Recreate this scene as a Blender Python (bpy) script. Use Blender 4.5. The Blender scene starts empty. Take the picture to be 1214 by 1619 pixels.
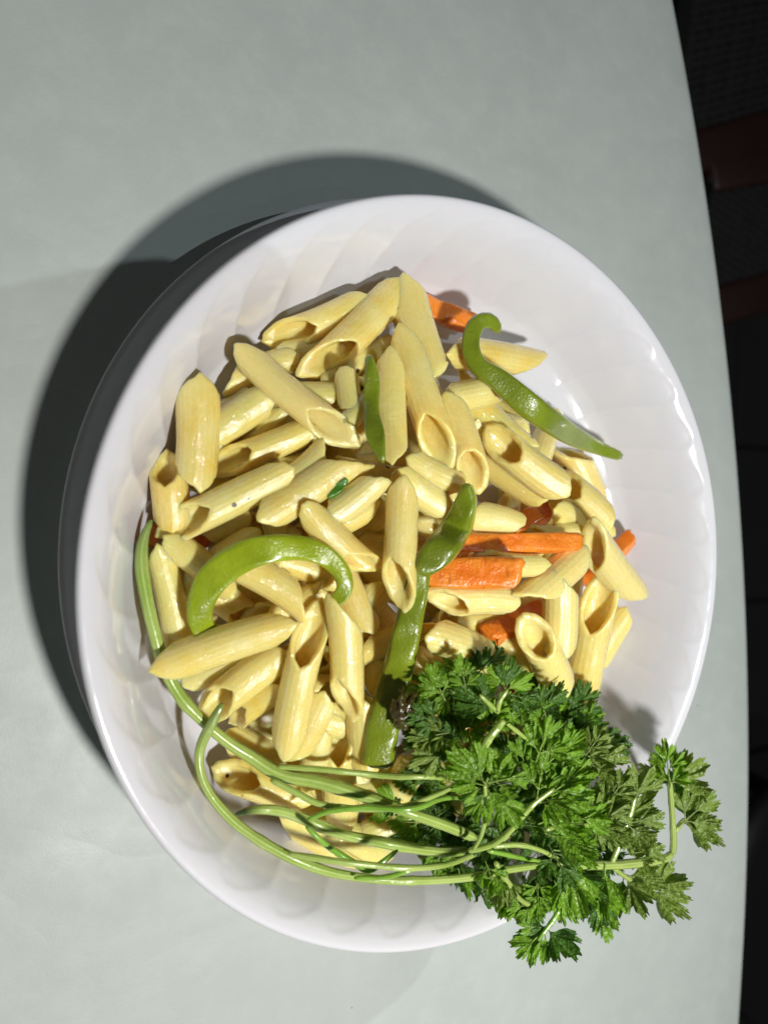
import bpy, math, random
import numpy as np
from mathutils import Vector, Matrix
random.seed(7); rng = np.random.default_rng(7)
sc = bpy.context.scene
COL = sc.collection

# ------------------------------------------------------------------ camera
HT = []
C = np.array([-0.1536, 0.0253, 0.2117])
R = np.array([0.8756, 0.0087, 0.4830]); F = np.array([0.4831, -0.0158, -0.8754])
F /= np.linalg.norm(F); R -= F*(R@F); R /= np.linalg.norm(R); U = np.cross(R, F)
FPX = 1169.0
cam = bpy.data.cameras.new("camera"); camo = bpy.data.objects.new("camera", cam); COL.objects.link(camo)
camo.matrix_world = Matrix(((R[0], U[0], -F[0], C[0]), (R[1], U[1], -F[1], C[1]), (R[2], U[2], -F[2], C[2]), (0, 0, 0, 1)))
cam.sensor_fit = 'VERTICAL'; cam.sensor_height = 36; cam.sensor_width = 27; cam.lens = FPX/1619*36
cam.clip_start = 0.01; cam.clip_end = 20
cam.dof.use_dof = True; cam.dof.focus_distance = 0.262; cam.dof.aperture_fstop = 8.0
sc.camera = camo

def ray(px, py):
    return (px-607)/FPX*R + (809.5-py)/FPX*U + F
def at(px, py, z):
    d = ray(px, py); return C + d*((z-C[2])/d[2])
def atZ(px, py, Z):
    return C + ray(px, py)*Z

# ------------------------------------------------------------------ light
w = bpy.data.worlds.new("World"); sc.world = w; w.use_nodes = True
w.node_tree.nodes['Background'].inputs[0].default_value = (0.95, 0.97, 0.95, 1)
w.node_tree.nodes['Background'].inputs[1].default_value = 0.036
def lamp(name, kind, loc, power, color, size):
    l = bpy.data.lights.new(name, kind); l.energy = power; l.color = color; l.shadow_soft_size = size
    o = bpy.data.objects.new(name, l); o.location = loc; COL.objects.link(o); return o
lampA = lamp("table_lamp_light", 'POINT', (-0.02, -0.17, 0.42), 10.2, (1.0, 0.98, 0.955), 0.021)
# second, weaker lamp: small and bright, overhead
Bp = np.array([0.125, 0.028, 0.70])
lampB = lamp("ceiling_lamp_light", 'POINT', Bp, 3.7, (0.80, 0.93, 1.0), 0.0005)
sc.view_settings.view_transform = 'Standard'; sc.view_settings.look = 'None'
sc.view_settings.exposure = 0; sc.view_settings.gamma = 1
sc.cycles.max_bounces = 12; sc.cycles.diffuse_bounces = 8

# ------------------------------------------------------------------ materials
def mat(name):
    m = bpy.data.materials.new(name); m.use_nodes = True
    nt = m.node_tree; b = nt.nodes['Principled BSDF']
    return m, nt, b
def N(nt, t, **kw):
    n = nt.nodes.new(t)
    for k, v in kw.items():
        if hasattr(n, k): setattr(n, k, v)
        else: n.inputs[k.replace('_', ' ')].default_value = v
    return n
def ramp(nt, fac, stops):
    r = nt.nodes.new('ShaderNodeValToRGB')
    el = r.color_ramp.elements
    while len(el) > 1: el.remove(el[-1])
    for i, (p, c) in enumerate(stops):
        e = el[0] if i == 0 else el.new(p)
        e.position = p; e.color = (*c, 1) if len(c) == 3 else c
    nt.links.new(fac, r.inputs[0]); return r.outputs[0]
def mixc(nt, fac, a, b, mode='MIX'):
    x = nt.nodes.new('ShaderNodeMix'); x.data_type = 'RGBA'; x.blend_type = mode
    def put(s, v):
        if hasattr(v, 'is_output'): nt.links.new(v, s)
        elif isinstance(v, (int, float)): s.default_value = v
        else: s.default_value = (*v, 1)
    put(x.inputs[0], fac); put(x.inputs[6], a); put(x.inputs[7], b)
    return x.outputs[2]
def coords(nt, rnd=True, scale=1.0):
    tc = nt.nodes.new('ShaderNodeTexCoord'); v = tc.outputs['Object']
    if rnd:
        oi = nt.nodes.new('ShaderNodeObjectInfo')
        a = nt.nodes.new('ShaderNodeVectorMath'); a.operation = 'ADD'
        s = nt.nodes.new('ShaderNodeVectorMath'); s.operation = 'SCALE'
        cm = nt.nodes.new('ShaderNodeCombineXYZ')
        for i in range(3): nt.links.new(oi.outputs['Random'], cm.inputs[i])
        nt.links.new(cm.outputs[0], s.inputs[0]); s.inputs[3].default_value = 3.0
        nt.links.new(v, a.inputs[0]); nt.links.new(s.outputs[0], a.inputs[1]); v = a.outputs[0]
    return v
def noise(nt, vec, scale, detail=3, rough=.5, dist=0):
    n = nt.nodes.new('ShaderNodeTexNoise'); n.inputs['Scale'].default_value = scale
    n.inputs['Detail'].default_value = detail; n.inputs['Roughness'].default_value = rough
    n.inputs['Distortion'].default_value = dist
    nt.links.new(vec, n.inputs['Vector']); return n.outputs[0]
def bump(nt, b, h, strength, dist, prev=None):
    k = nt.nodes.new('ShaderNodeBump'); k.inputs['Strength'].default_value = strength
    k.inputs['Distance'].default_value = dist
    nt.links.new(h, k.inputs['Height'])
    if prev: nt.links.new(prev, k.inputs['Normal'])
    nt.links.new(k.outputs[0], b.inputs['Normal']); return k.outputs[0]

def m_pasta():
    m, nt, b = mat("pasta"); v = coords(nt)
    oi = nt.nodes.new('ShaderNodeObjectInfo')
    c0 = ramp(nt, oi.outputs['Random'], [(0, (.86, .655, .165)), (.35, (.88, .695, .23)), (.7, (.82, .58, .11)), (1, (.90, .735, .31))])
    c1 = mixc(nt, ramp(nt, noise(nt, v, 90, 4), [(.35, (0, 0, 0)), (.7, (1, 1, 1))]), c0, (.88, .71, .27))
    # fine pale mottling of cooked pasta
    c1 = mixc(nt, ramp(nt, noise(nt, v, 900, 2), [(.5, (0, 0, 0)), (.75, (.35, .35, .35))]), c1, (.90, .80, .42))
    # pepper specks
    vo = nt.nodes.new('ShaderNodeTexVoronoi'); vo.inputs['Scale'].default_value = 85; nt.links.new(v, vo.inputs['Vector'])
    sp = ramp(nt, vo.outputs['Distance'], [(0, (1, 1, 1)), (.06, (1, 1, 1)), (.085, (0, 0, 0))])
    sep = nt.nodes.new('ShaderNodeSeparateColor'); nt.links.new(vo.outputs['Color'], sep.inputs[0])
    gt = nt.nodes.new('ShaderNodeMath'); gt.operation = 'GREATER_THAN'; gt.inputs[1].default_value = .5
    nt.links.new(sep.outputs[0], gt.inputs[0])
    mu = nt.nodes.new('ShaderNodeMath'); mu.operation = 'MULTIPLY'; nt.links.new(sp, mu.inputs[0]); nt.links.new(gt.outputs[0], mu.inputs[1])
    c2 = mixc(nt, mu.outputs[0], c1, (.06, .035, .015))
    nt.links.new(c2, b.inputs['Base Color'])
    b.inputs['Subsurface Weight'].default_value = .8
    b.inputs['Subsurface Radius'].default_value = (1, .62, .18); b.inputs['Subsurface Scale'].default_value = .0050
    nt.links.new(ramp(nt, noise(nt, v, 160, 3), [(.3, (.18,)*3), (.75, (.36,)*3)]), b.inputs['Roughness'])
    b.inputs['IOR'].default_value = 1.42
    b.inputs['Coat Weight'].default_value = 1.0; b.inputs['Coat Roughness'].default_value = .05; b.inputs['Coat IOR'].default_value = 1.62
    kb = nt.nodes.new('ShaderNodeBump'); kb.inputs['Strength'].default_value = 1.0; kb.inputs['Distance'].default_value = .00058
    nt.links.new(noise(nt, v, 900, 2, .5), kb.inputs['Height']); nt.links.new(kb.outputs[0], b.inputs['Coat Normal'])
    p = bump(nt, b, noise(nt, v, 420, 3, .55), .35, .0006)
    bump(nt, b, noise(nt, v, 1700, 2, .5), .45, .0003, p)
    return m
def m_pepper(name, dark, light, sss=.3):
    m, nt, b = mat(name); v = coords(nt)
    at_ = nt.nodes.new('ShaderNodeAttribute'); at_.attribute_name = 'flesh'
    c = mixc(nt, ramp(nt, noise(nt, v, 70, 4), [(.35, (0, 0, 0)), (.75, (1, 1, 1))]), dark, tuple(min(1, x*1.5) for x in dark))
    c = mixc(nt, at_.outputs['Fac'], c, light)
    nt.links.new(c, b.inputs['Base Color'])
    b.inputs['Subsurface Weight'].default_value = sss; b.inputs['Subsurface Scale'].default_value = .004
    b.inputs['Subsurface Radius'].default_value = (.6, 1, .15)
    b.inputs['Roughness'].default_value = .3; b.inputs['Coat Weight'].default_value = .7; b.inputs['Coat Roughness'].default_value = .06
    p = bump(nt, b, noise(nt, v, 170, 3, .55), .4, .0013)
    bump(nt, b, noise(nt, v, 1200, 2), .7, .0003, p)
    return m
def m_carrot():
    m, nt, b = mat("carrot_flesh"); v = coords(nt)
    c = mixc(nt, ramp(nt, noise(nt, v, 120, 4), [(.35, (0, 0, 0)), (.7, (1, 1, 1))]), (.82, .19, .012), (.90, .30, .03))
    mp = nt.nodes.new('ShaderNodeMapping'); mp.inputs['Scale'].default_value = (900, 120, 120); nt.links.new(v, mp.inputs[0])
    s = ramp(nt, noise(nt, mp.outputs[0], 1, 3, .6), [(.60, (0, 0, 0)), (.72, (1, 1, 1))])
    c = mixc(nt, mixc(nt, .45, (0, 0, 0), s), c, (.30, .08, .02))
    nt.links.new(c, b.inputs['Base Color'])
    b.inputs['Subsurface Weight'].default_value = .35; b.inputs['Subsurface Scale'].default_value = .004
    b.inputs['Subsurface Radius'].default_value = (1, .35, .08)
    b.inputs['Roughness'].default_value = .32; b.inputs['Coat Weight'].default_value = .4; b.inputs['Coat Roughness'].default_value = .12
    p = bump(nt, b, noise(nt, v, 260, 4), .8, .0013)
    bump(nt, b, noise(nt, v, 1300, 2), .6, .0003, p)
    return m
def m_leaf(name, c1_, c2_, vein):
    m, nt, b = mat(name); v = coords(nt)
    at_ = nt.nodes.new('ShaderNodeAttribute'); at_.attribute_name = 'vein'
    oi = nt.nodes.new('ShaderNodeObjectInfo')
    c = mixc(nt, oi.outputs['Random'], c1_, c2_)
    c = mixc(nt, ramp(nt, noise(nt, v, 2.5, 3), [(.3, (0, 0, 0)), (.8, (.6, .6, .6))]), c, tuple(x*1.5 for x in c2_))
    c = mixc(nt, at_.outputs['Fac'], c, vein)
    nt.links.new(c, b.inputs['Base Color'])
    b.inputs['Roughness'].default_value = .38; b.inputs['Specular IOR Level'].default_value = .5
    bump(nt, b, noise(nt, v, 9, 2), .3, .02)
    tr = nt.nodes.new('ShaderNodeBsdfTranslucent'); nt.links.new(mixc(nt, 1.0, c, (1.1, 1.25, .5), 'MULTIPLY'), tr.inputs[0])
    mx = nt.nodes.new('ShaderNodeMixShader'); mx.inputs[0].default_value = .33
    nt.links.new(b.outputs[0], mx.inputs[1]); nt.links.new(tr.outputs[0], mx.inputs[2])
    nt.links.new(mx.outputs[0], nt.nodes['Material Output'].inputs['Surface'])
    return m
def m_stem(name, a, bcol):
    m, nt, b = mat(name); v = coords(nt)
    c = mixc(nt, ramp(nt, noise(nt, v, 60, 4), [(.3, (0, 0, 0)), (.7, (1, 1, 1))]), a, bcol)
    at_ = nt.nodes.new('ShaderNodeAttribute'); at_.attribute_name = 'rib'
    c = mixc(nt, at_.outputs['Fac'], c, tuple(min(1, x*1.45+.05) for x in bcol))
    at2 = nt.nodes.new('ShaderNodeAttribute'); at2.attribute_name = 'dark'
    c = mixc(nt, at2.outputs['Fac'], c, (.035, .06, .012))
    nt.links.new(c, b.inputs['Base Color'])
    b.inputs['Subsurface Weight'].default_value = .3; b.inputs['Subsurface Scale'].default_value = .003
    b.inputs['Subsurface Radius'].default_value = (.6, 1, .2)
    b.inputs['Roughness'].default_value = .3; b.inputs['Coat Weight'].default_value = .3; b.inputs['Coat Roughness'].default_value = .15
    bump(nt, b, noise(nt, v, 500, 3), .35, .0006)
    return m
def m_plate():
    m, nt, b = mat("white_melamine"); v = coords(nt, False)
    c = mixc(nt, ramp(nt, noise(nt, v, 25, 3), [(.3, (0, 0, 0)), (.8, (1, 1, 1))]), (.67, .67, .70), (.70, .70, .725))
    nt.links.new(c, b.inputs['Base Color'])
    b.inputs['Subsurface Weight'].default_value = .12; b.inputs['Subsurface Scale'].default_value = .003
    nt.links.new(ramp(nt, noise(nt, v, 140, 3), [(.35, (.10,)*3), (.8, (.24,)*3)]), b.inputs['Roughness'])
    b.inputs['Coat Weight'].default_value = .4; b.inputs['Coat Roughness'].default_value = .07
    bump(nt, b, noise(nt, v, 55, 2), .12, .002)
    return m
def m_cloth():
    m, nt, b = mat("sage_vinyl_cloth"); v = coords(nt, False)
    big = noise(nt, v, 7, 4, .55, .4)
    c = mixc(nt, ramp(nt, big, [(.3, (0, 0, 0)), (.7, (1, 1, 1))]), (.405, .448, .418), (.465, .502, .468))
    c = mixc(nt, ramp(nt, noise(nt, v, 80, 5, .7), [(.45, (0, 0, 0)), (.75, (.5, .5, .5))]), c, (.50, .545, .505))
    # tiny dark specks of dust
    vo = nt.nodes.new('ShaderNodeTexVoronoi'); vo.inputs['Scale'].default_value = 75; nt.links.new(v, vo.inputs['Vector'])
    sp = ramp(nt, vo.outputs['Distance'], [(0, (1, 1, 1)), (.02, (1, 1, 1)), (.035, (0, 0, 0))])
    sep = nt.nodes.new('ShaderNodeSeparateColor'); nt.links.new(vo.outputs['Color'], sep.inputs[0])
    gt = nt.nodes.new('ShaderNodeMath'); gt.operation = 'GREATER_THAN'; gt.inputs[1].default_value = .93
    nt.links.new(sep.outputs[0], gt.inputs[0])
    mu = nt.nodes.new('ShaderNodeMath'); mu.operation = 'MULTIPLY'; nt.links.new(sp, mu.inputs[0]); nt.links.new(gt.outputs[0], mu.inputs[1])
    c = mixc(nt, mu.outputs[0], c, (.05, .05, .04))
    nt.links.new(c, b.inputs['Base Color'])
    nt.links.new(ramp(nt, noise(nt, v, 30, 5, .7), [(.3, (.42,)*3), (.7, (.62,)*3)]), b.inputs['Roughness'])
    mp = nt.nodes.new('ShaderNodeMapping'); mp.inputs['Rotation'].default_value = (0, 0, .5); mp.inputs['Scale'].default_value = (1, 1.25, 1)
    nt.links.new(v, mp.inputs[0])
    mg = nt.nodes.new('ShaderNodeMath'); mg.operation = 'ABSOLUTE'
    sb = nt.nodes.new('ShaderNodeMath'); sb.operation = 'SUBTRACT'; sb.inputs[1].default_value = .5
    nt.links.new(noise(nt, mp.outputs[0], 9, 3, .5, .5), sb.inputs[0]); nt.links.new(sb.outputs[0], mg.inputs[0])
    p = bump(nt, b, mg.outputs[0], .30, .008)
    p = bump(nt, b, noise(nt, v, 60, 3, .5, 0), .06, .003, p)
    bump(nt, b, noise(nt, v, 1400, 2), .25, .0002, p)
    return m
def m_plain(name, col, rough, col2=None, sc_=40, bs=.2):
    m, nt, b = mat(name); v = coords(nt, False)
    c = mixc(nt, noise(nt, v, sc_, 4), col, col2 or tuple(x*.7 for x in col))
    nt.links.new(c, b.inputs['Base Color']); b.inputs['Roughness'].default_value = rough
    bump(nt, b, noise(nt, v, sc_*3, 3), bs, .002)
    return m
M_PASTA = m_pasta()
M_PEP = m_pepper("green_pepper", (.15, .20, .010), (.34, .40, .06))
M_PEPL = m_pepper("pale_green_pepper", (.24, .31, .010), (.45, .50, .09), .5)
M_PEPD = m_pepper("dark_green_pepper", (.05, .16, .012), (.2, .36, .05))
M_CARROT = m_carrot()
M_PLATE = m_plate(); M_CLOTH = m_cloth()
M_LEAF = [m_leaf("parsley_fresh", (.11, .24, .010), (.19, .37, .022), (.32, .46, .09)),
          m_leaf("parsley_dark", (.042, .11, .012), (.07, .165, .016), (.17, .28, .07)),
          m_leaf("parsley_olive", (.125, .20, .026), (.19, .28, .045), (.28, .35, .11))]
M_STEM = m_stem("parsley_stem", (.24, .36, .05), (.38, .48, .13))
M_STEMD = m_stem("parsley_stem_deep", (.14, .30, .025), (.24, .42, .05))
M_STEMO = m_stem("parsley_stem_olive", (.22, .30, .06), (.33, .41, .11))
M_CHAR = m_pepper("charred_skin", (.035, .025, .006), (.14, .15, .02), .05)

# ------------------------------------------------------------------ object helpers
def link(name, me, m=None, parent=None, smooth=True):
    o = bpy.data.objects.new(name, me); COL.objects.link(o)
    if m: me.materials.append(m)
    if smooth and len(me.polygons): me.polygons.foreach_set('use_smooth', [True]*len(me.polygons))
    if parent is not None: o.parent = parent
    return o
def mesh(name, V, Fc):
    me = bpy.data.meshes.new(name)
    me.from_pydata([tuple(map(float, v)) for v in V], [], Fc); me.update(); return me
def tag(o, label=None, cat=None, group=None, kind=None):
    if label: o['label'] = label
    if cat: o['category'] = cat
    if group: o['group'] = group
    if kind: o['kind'] = kind
    return o
def grid_faces(nu, nv, wrapu=True, base=0, flip=False):
    f = []
    for j in range(nv-1):
        for i in range(nu if wrapu else nu-1):
            a = base+j*nu+i; b_ = base+j*nu+(i+1) % nu; c = b_+nu; d = a+nu
            f.append((a, d, c, b_) if flip else (a, b_, c, d))
    return f
def attr(me, name, vals):
    a = me.attributes.new(name, 'FLOAT', 'POINT'); a.data.foreach_set('value', [float(x) for x in vals])

# ------------------------------------------------------------------ table, floor
ZT = -0.046
TC = np.array([-1.103, -0.148]); TR = 1.328
def build_table():
    t = bpy.data.objects.new("table", None); COL.objects.link(t); t.location = (TC[0], TC[1], -0.80)
    tag(t, "round dining table under pale sage green vinyl cloth, filling most of the photo", "table")
    prof = [(0.0, 0)]+[(x, 0) for x in (.4, .8, .95, 1.0, 1.04, 1.08, 1.12, 1.16, 1.2, 1.24, 1.27, 1.30, 1.308, TR-.008)]
    for k in range(1, 7):
        a = k/6*math.pi/2; prof.append((TR-.008+.008*math.sin(a), -.008+.008*math.cos(a)))
    for dz in (.03, .06, .1, .15, .2, .25, .3): prof.append((TR+.002+dz*.03, -.008-dz))
    nu = 720; V = []
    for j, (r, z) in enumerate(prof):
        for i in range(nu):
            a = 2*math.pi*i/nu
            wv = max(0, -z-.008)/.3
            rr = r+.02*wv*math.sin(a*26+1.3*math.sin(a*5))
            V.append((TC[0]+rr*math.cos(a), TC[1]+rr*math.sin(a), ZT+z))
    V = np.array(V); V[:, 2] += 0.80; V[:, 0] -= TC[0]; V[:, 1] -= TC[1]
    link("tablecloth", mesh("tablecloth", V, grid_faces(nu, len(prof), flip=False)), M_CLOTH, t)
    wood = m_plain("dark_wood", (.08, .04, .02), .5)
    def cyl(name, pr, loc, nseg=48):
        V = []; 
        for r, z in pr:
            for i in range(nseg):
                a = 2*math.pi*i/nseg; V.append((loc[0]+r*math.cos(a), loc[1]+r*math.sin(a), z))
        link(name, mesh(name, V, grid_faces(nseg, len(pr))), wood, t)
    cyl("tabletop", [(0, .724), (TR-.02, .724), (TR-.01, .735), (TR-.01, .745), (TR-.02, .752), (0, .752)], (0, 0), 128)
    for i in range(4):
        a = math.pi/4+i*math.pi/2
        cyl("leg", [(.025, 0), (.03, .3), (.04, .723)], (.9*math.cos(a), .9*math.sin(a)), 16)
build_table()

def build_floor():
    # tiles: each visible piece with a recessed joint over a dark bed
    bed = link("floor", mesh("floor", [(-3, -3, -.806), (4, -3, -.806), (4, 4, -.806), (-3, 4, -.806)], [(0, 1, 2, 3)]),
               m_plain("grout", (.012, .012, .011), .9), smooth=False); tag(bed, kind='structure')
    mt = m_plain("floor_tile", (.03, .032, .03), .4, (.02, .021, .02), 9)
    s = .33; g = .004; h = .005
    V = [(-s/2+g, -s/2+g, 0), (s/2-g, -s/2+g, 0), (s/2-g, s/2-g, 0), (-s/2+g, s/2-g, 0)]
    V += [(x*.985, y*.985, h) for x, y, z in V]
    me = mesh("tile", V, [(4, 5, 6, 7), (0, 1, 5, 4), (1, 2, 6, 5), (2, 3, 7, 6), (3, 0, 4, 7)])
    me.materials.append(mt)
    for i in range(0, 7):
        for j in range(-3, 5):
            o = bpy.data.objects.new("tile", me); COL.objects.link(o); o.parent = bed
            o.location = (.1+i*s, -.02+j*s, -.806)
build_floor()

def box_between(a, b, wv, hv, r=.004):
    """bar from a to b with rounded-ish section; wv, hv = width (sideways) and height"""
    a = np.array(a, float); b = np.array(b, float); d = b-a; d /= np.linalg.norm(d)
    s = np.cross(d, (0, 0, 1.)); 
    if np.linalg.norm(s) < .1: s = np.array([1., 0, 0])
    s /= np.linalg.norm(s); u = np.cross(s, d)
    sec = []
    for k in range(16):
        an = 2*math.pi*(k+.5)/16; cx, cy = math.cos(an), math.sin(an)
        e = .35
        sec.append((wv/2*math.copysign(abs(cx)**e, cx), hv/2*math.copysign(abs(cy)**e, cy)))
    V = []
    for t_, q in ((0, .8), (.004, 1), (1-.004, 1), (1, .8)):
        for x, y in sec: V.append(a+(b-a)*t_+s*x*q+u*y*q)
    V = np.array(V); f = grid_faces(16, 4); f.append(tuple(range(15, -1, -1))); f.append(tuple(range(48, 64)))
    return V, f
def chair(label, A, B, depthv, weave_z, back=True):
    """front rail from A to B, seat extends by depthv (vector) ; cane seat of crossing strands"""
    root = bpy.data.objects.new("dining_chair", None); COL.objects.link(root)
    A = np.array(A); B = np.array(B); D = np.array([depthv[0], depthv[1], 0.])
    root.location = tuple((A+B)/2*np.array([1, 1, 0])+D/2+np.array([0, 0, -.80])); root['label'] = label; root['category'] = 'chair'
    root['group'] = 'chairs beyond the table edge'
    off = np.array(root.location)
    rd = m_plain("red_brown_wood", (.022, .003, .0015), .5, (.014, .002, .001), 30)
    def add(n, a, b, wv, hv):
        V, f = box_between(a, b, wv, hv); link(n, mesh(n, V-off, f), rd, root)
    add("front_rail", A, B, .045, .03); add("back_rail", A+D, B+D, .04, .03)
    dk = m_plain("black_frame", (.006, .006, .006), .5)
    for Q_ in (A, B):
        V, f = box_between(Q_+D*.05, Q_+D*.95, .02, .02); link("side_rail", mesh("side_rail", V-off, f), dk, root)
    for P_ in (A, B, A+D, B+D):
        add("leg", P_-np.array([0, 0, .016]), np.array([P_[0], P_[1], -.80]), .032, .032)
    bk = (B-A)/np.linalg.norm(B-A)
    if back:
      for P_ in (A+D, B+D): add("back_post", P_+np.array([0, 0, .016]), P_+D*.15+np.array([0, 0, .25]), .03, .03)
    if back: add("back_rest", A+D*1.15+np.array([0, 0, .24]), B+D*1.15+np.array([0, 0, .24]), .02, .06)
    # woven seat
    blk = m_plain("black_cane", (.014, .014, .014), .5, (.03, .03, .03), 60)
    V = []; Fc = []
    nA = 34; nB = 34; wd = np.linalg.norm(B-A)
    def strand(p, q, ph, n=nA):
        d = q-p; s = np.cross(d/np.linalg.norm(d), (0, 0, 1.)); base = len(V)
        for k in range(2*n+1):
            x = p+d*k/(2*n)+np.array([0, 0, .0018*math.cos(math.pi*k+ph)])
            V.append(x+s*.0042); V.append(x-s*.0042+np.array([0, 0, .0])); 
        for k in range(2*n):
            a = base+2*k; Fc.append((a, a+1, a+3, a+2))
    zz = np.array([0, 0, weave_z])
    for i in range(1, nA): strand(A+(B-A)*i/nA+zz, A+(B-A)*i/nA+D+zz, math.pi*(i % 2), nB)
    for j in range(1, nB): strand(A+D*j/nB+zz, B+D*j/nB+zz, math.pi*((j+1) % 2), nA)
    o = link("cane_seat", mesh("cane_seat", np.array(V)-off, Fc), blk, root); o['kind'] = 'stuff'
    md = o.modifiers.new("thick", 'SOLIDIFY'); md.thickness = .0012
    return root
zc = -.35
chair("dark woven cane chair with red brown rail at the top right corner", at(1040, 262, zc), at(1520, 110, zc), (.06, .36), .006)
chair("dark woven cane chair with red brown rail, lower down, beyond the table edge", at(1060, 505, zc), at(1520, 370, zc), (.05, .165), .006, False)
# tote/bag like dark shape at lower right: a dark stool
def stool():
    root = bpy.data.objects.new("stool", None); COL.objects.link(root); c = at(1270, 1420, -.40)
    root.location = (c[0], c[1], -.80); tag(root, "black round stool in the dark beyond the lower right table edge", "stool")
    blk = m_plain("black_plastic", (.012, .012, .012), .5)
    pr = [(0, .37), (.14, .37), (.17, .375), (.18, .39), (.175, .405), (.15, .412), (0, .414)]
    V = [(r*math.cos(a), r*math.sin(a), z) for r, z in pr for a in np.linspace(0, 2*math.pi, 49)[:-1]]
    link("seat", mesh("seat", V, grid_faces(48, len(pr))), blk, root)
    for i in range(4):
        a = math.pi/4+i*math.pi/2
        Vv, f = box_between((.12*math.cos(a), .12*math.sin(a), .372), (.17*math.cos(a), .17*math.sin(a), 0), .025, .025)
        link("leg", mesh("leg", Vv, f), blk, root)
stool()

# ------------------------------------------------------------------ plates
PROF = [(0, -.0392), (.03, -.0392), (.06, -.0390), (.085, -.0386), (.095, -.0380), (.101, -.0366), (.1050, -.0340), (.1080, -.0300),
        (.1105, -.0250), (.1130, -.0200), (.1155, -.0150), (.1180, -.0105), (.1205, -.0065), (.1228, -.0036), (.1252, -.0016), (.1275, -.0004), (.1290, 0), (.1298, -.0004), (.1302, -.0014)]
PR = np.array(PROF[:17])
def bowl_z(r):
    return np.interp(r, PR[:, 0], PR[:, 1], left=-.0392, right=.0)
def build_plate(name, label, center, zscale, flutes=True):
    cx, cy, cz = center
    root = bpy.data.objects.new(name, None); COL.objects.link(root)
    NF = 36; nu = NF*22
    pr = []
    P = np.array(PROF, float); P[:, 1] *= zscale
    # resample the profile densely by arclength
    d = np.r_[0, np.cumsum(np.hypot(*np.diff(P, axis=0).T))]
    s = np.unique(np.r_[np.linspace(0, .09, 8), np.linspace(.09, d[-1]-.006, 60), np.linspace(d[-1]-.006, d[-1], 10)])
    r = np.interp(s, d, P[:, 0]); z = np.interp(s, d, P[:, 1])
    for _ in range(2):
        r[1:-1] = (r[:-2]+2*r[1:-1]+r[2:])/4; z[1:-1] = (z[:-2]+2*z[1:-1]+z[2:])/4
    ins = len(r)
    # outside: fall below the rim and follow back down to the foot
    out = [(.1303, -.0026), (.1292, -.0036), (.1270, -.0048), (.1245, -.0075), (.1222, -.0115), (.1190, -.0175), (.1150, -.0260), (.1110, -.0350), (.1060, -.0395), (.099, -.0412), (.080, -.0418), (.078, -.0436), (.074, -.0436), (.072, -.0420), (0, -.0420)]
    r = np.r_[r, [a for a, b in out]]; z = np.r_[z, [b*zscale for a, b in out]]
    z[ins:] = z[ins:]-(0 if zscale == 1 else .0008)
    ph = np.arange(nu)/nu*2*math.pi
    V = np.zeros((len(r), nu, 3))
    for j in range(len(r)):
        dr = np.zeros(nu); dz = np.zeros(nu)
        if flutes and j < ins:
            t = np.clip((.1262-r[j])/(.1262-.100), 0, 1.3)   # 0 at lip, 1 at wall base
            a = ph*NF/2 - t*2.5 - .55*np.sin(min(t, 1)*math.pi)
            q = np.abs(np.sin(a))                     # 1 in the hollow's middle, 0 on the crease
            ts = .24*(1-q**.8)                        # scalloped upper edge
            e = np.clip((t-ts)/.075, 0, 1); e = e*e*(3-2*e)
            fade = np.clip((1.12-t)/.30, 0, 1)
            amp = .00068*e*fade*(.55+.45*np.sin(min(t, 1)*math.pi))
            dr = amp*(q**.55-.2)*.8; dz = -amp*(q**.55-.2)*.6
        V[j, :, 0] = cx+(r[j]+dr)*np.cos(ph); V[j, :, 1] = cy+(r[j]+dr)*np.sin(ph); V[j, :, 2] = cz+z[j]+dz
    root.location = (cx, cy, cz+z.min())
    V = V.reshape(-1, 3)-np.array(root.location)
    half = ins+2
    body = link("bowl", mesh("bowl", V, grid_faces(nu, len(r))), M_PLATE, root)
    tag(root, label, "plate")
    return root
build_plate("serving_plate", "white fluted deep plate heaped with penne, on top of a second plate", (0, 0, 0), 1.0)
build_plate("under_plate", "plain white plate stacked underneath, its shaded rim showing along the upper left", (-.0020, .0066, -.0245), .42, True)

# ------------------------------------------------------------------ dropping things onto the heap along the view rays
SPH = []      # list of (center, radius) of everything placed
def zmax_at(px, py, rad, soft=.9):
    """largest camera depth at which a ball of radius rad on this ray still rests clear of bowl and placed things"""
    D = ray(px, py)
    Z = np.linspace(.17, .36, 381)
    X = C+Z[:, None]*D
    r = np.hypot(X[:, 0], X[:, 1])
    ok = X[:, 2]-rad*.9 > bowl_z(r+rad*.75)
    bad = np.where(~ok)[0]
    zb = Z[bad[0]] if len(bad) else .36
    if SPH:
        S = SP_ARR()
        oc = C-S[:, :3]; RR = (S[:, 3]+rad)*soft
        a = D@D; b = oc@D; c = (oc**2).sum(1)-RR**2
        disc = b*b-a*c; k = disc > 0
        if k.any():
            zz = (-b[k]-np.sqrt(disc[k]))/a
            zb = min(zb, zz.min())
    return zb
_cache = [0, None]
def SP_ARR():
    if _cache[0] != len(SPH):
        _cache[0] = len(SPH); _cache[1] = np.array(SPH)
    return _cache[1]
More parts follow.
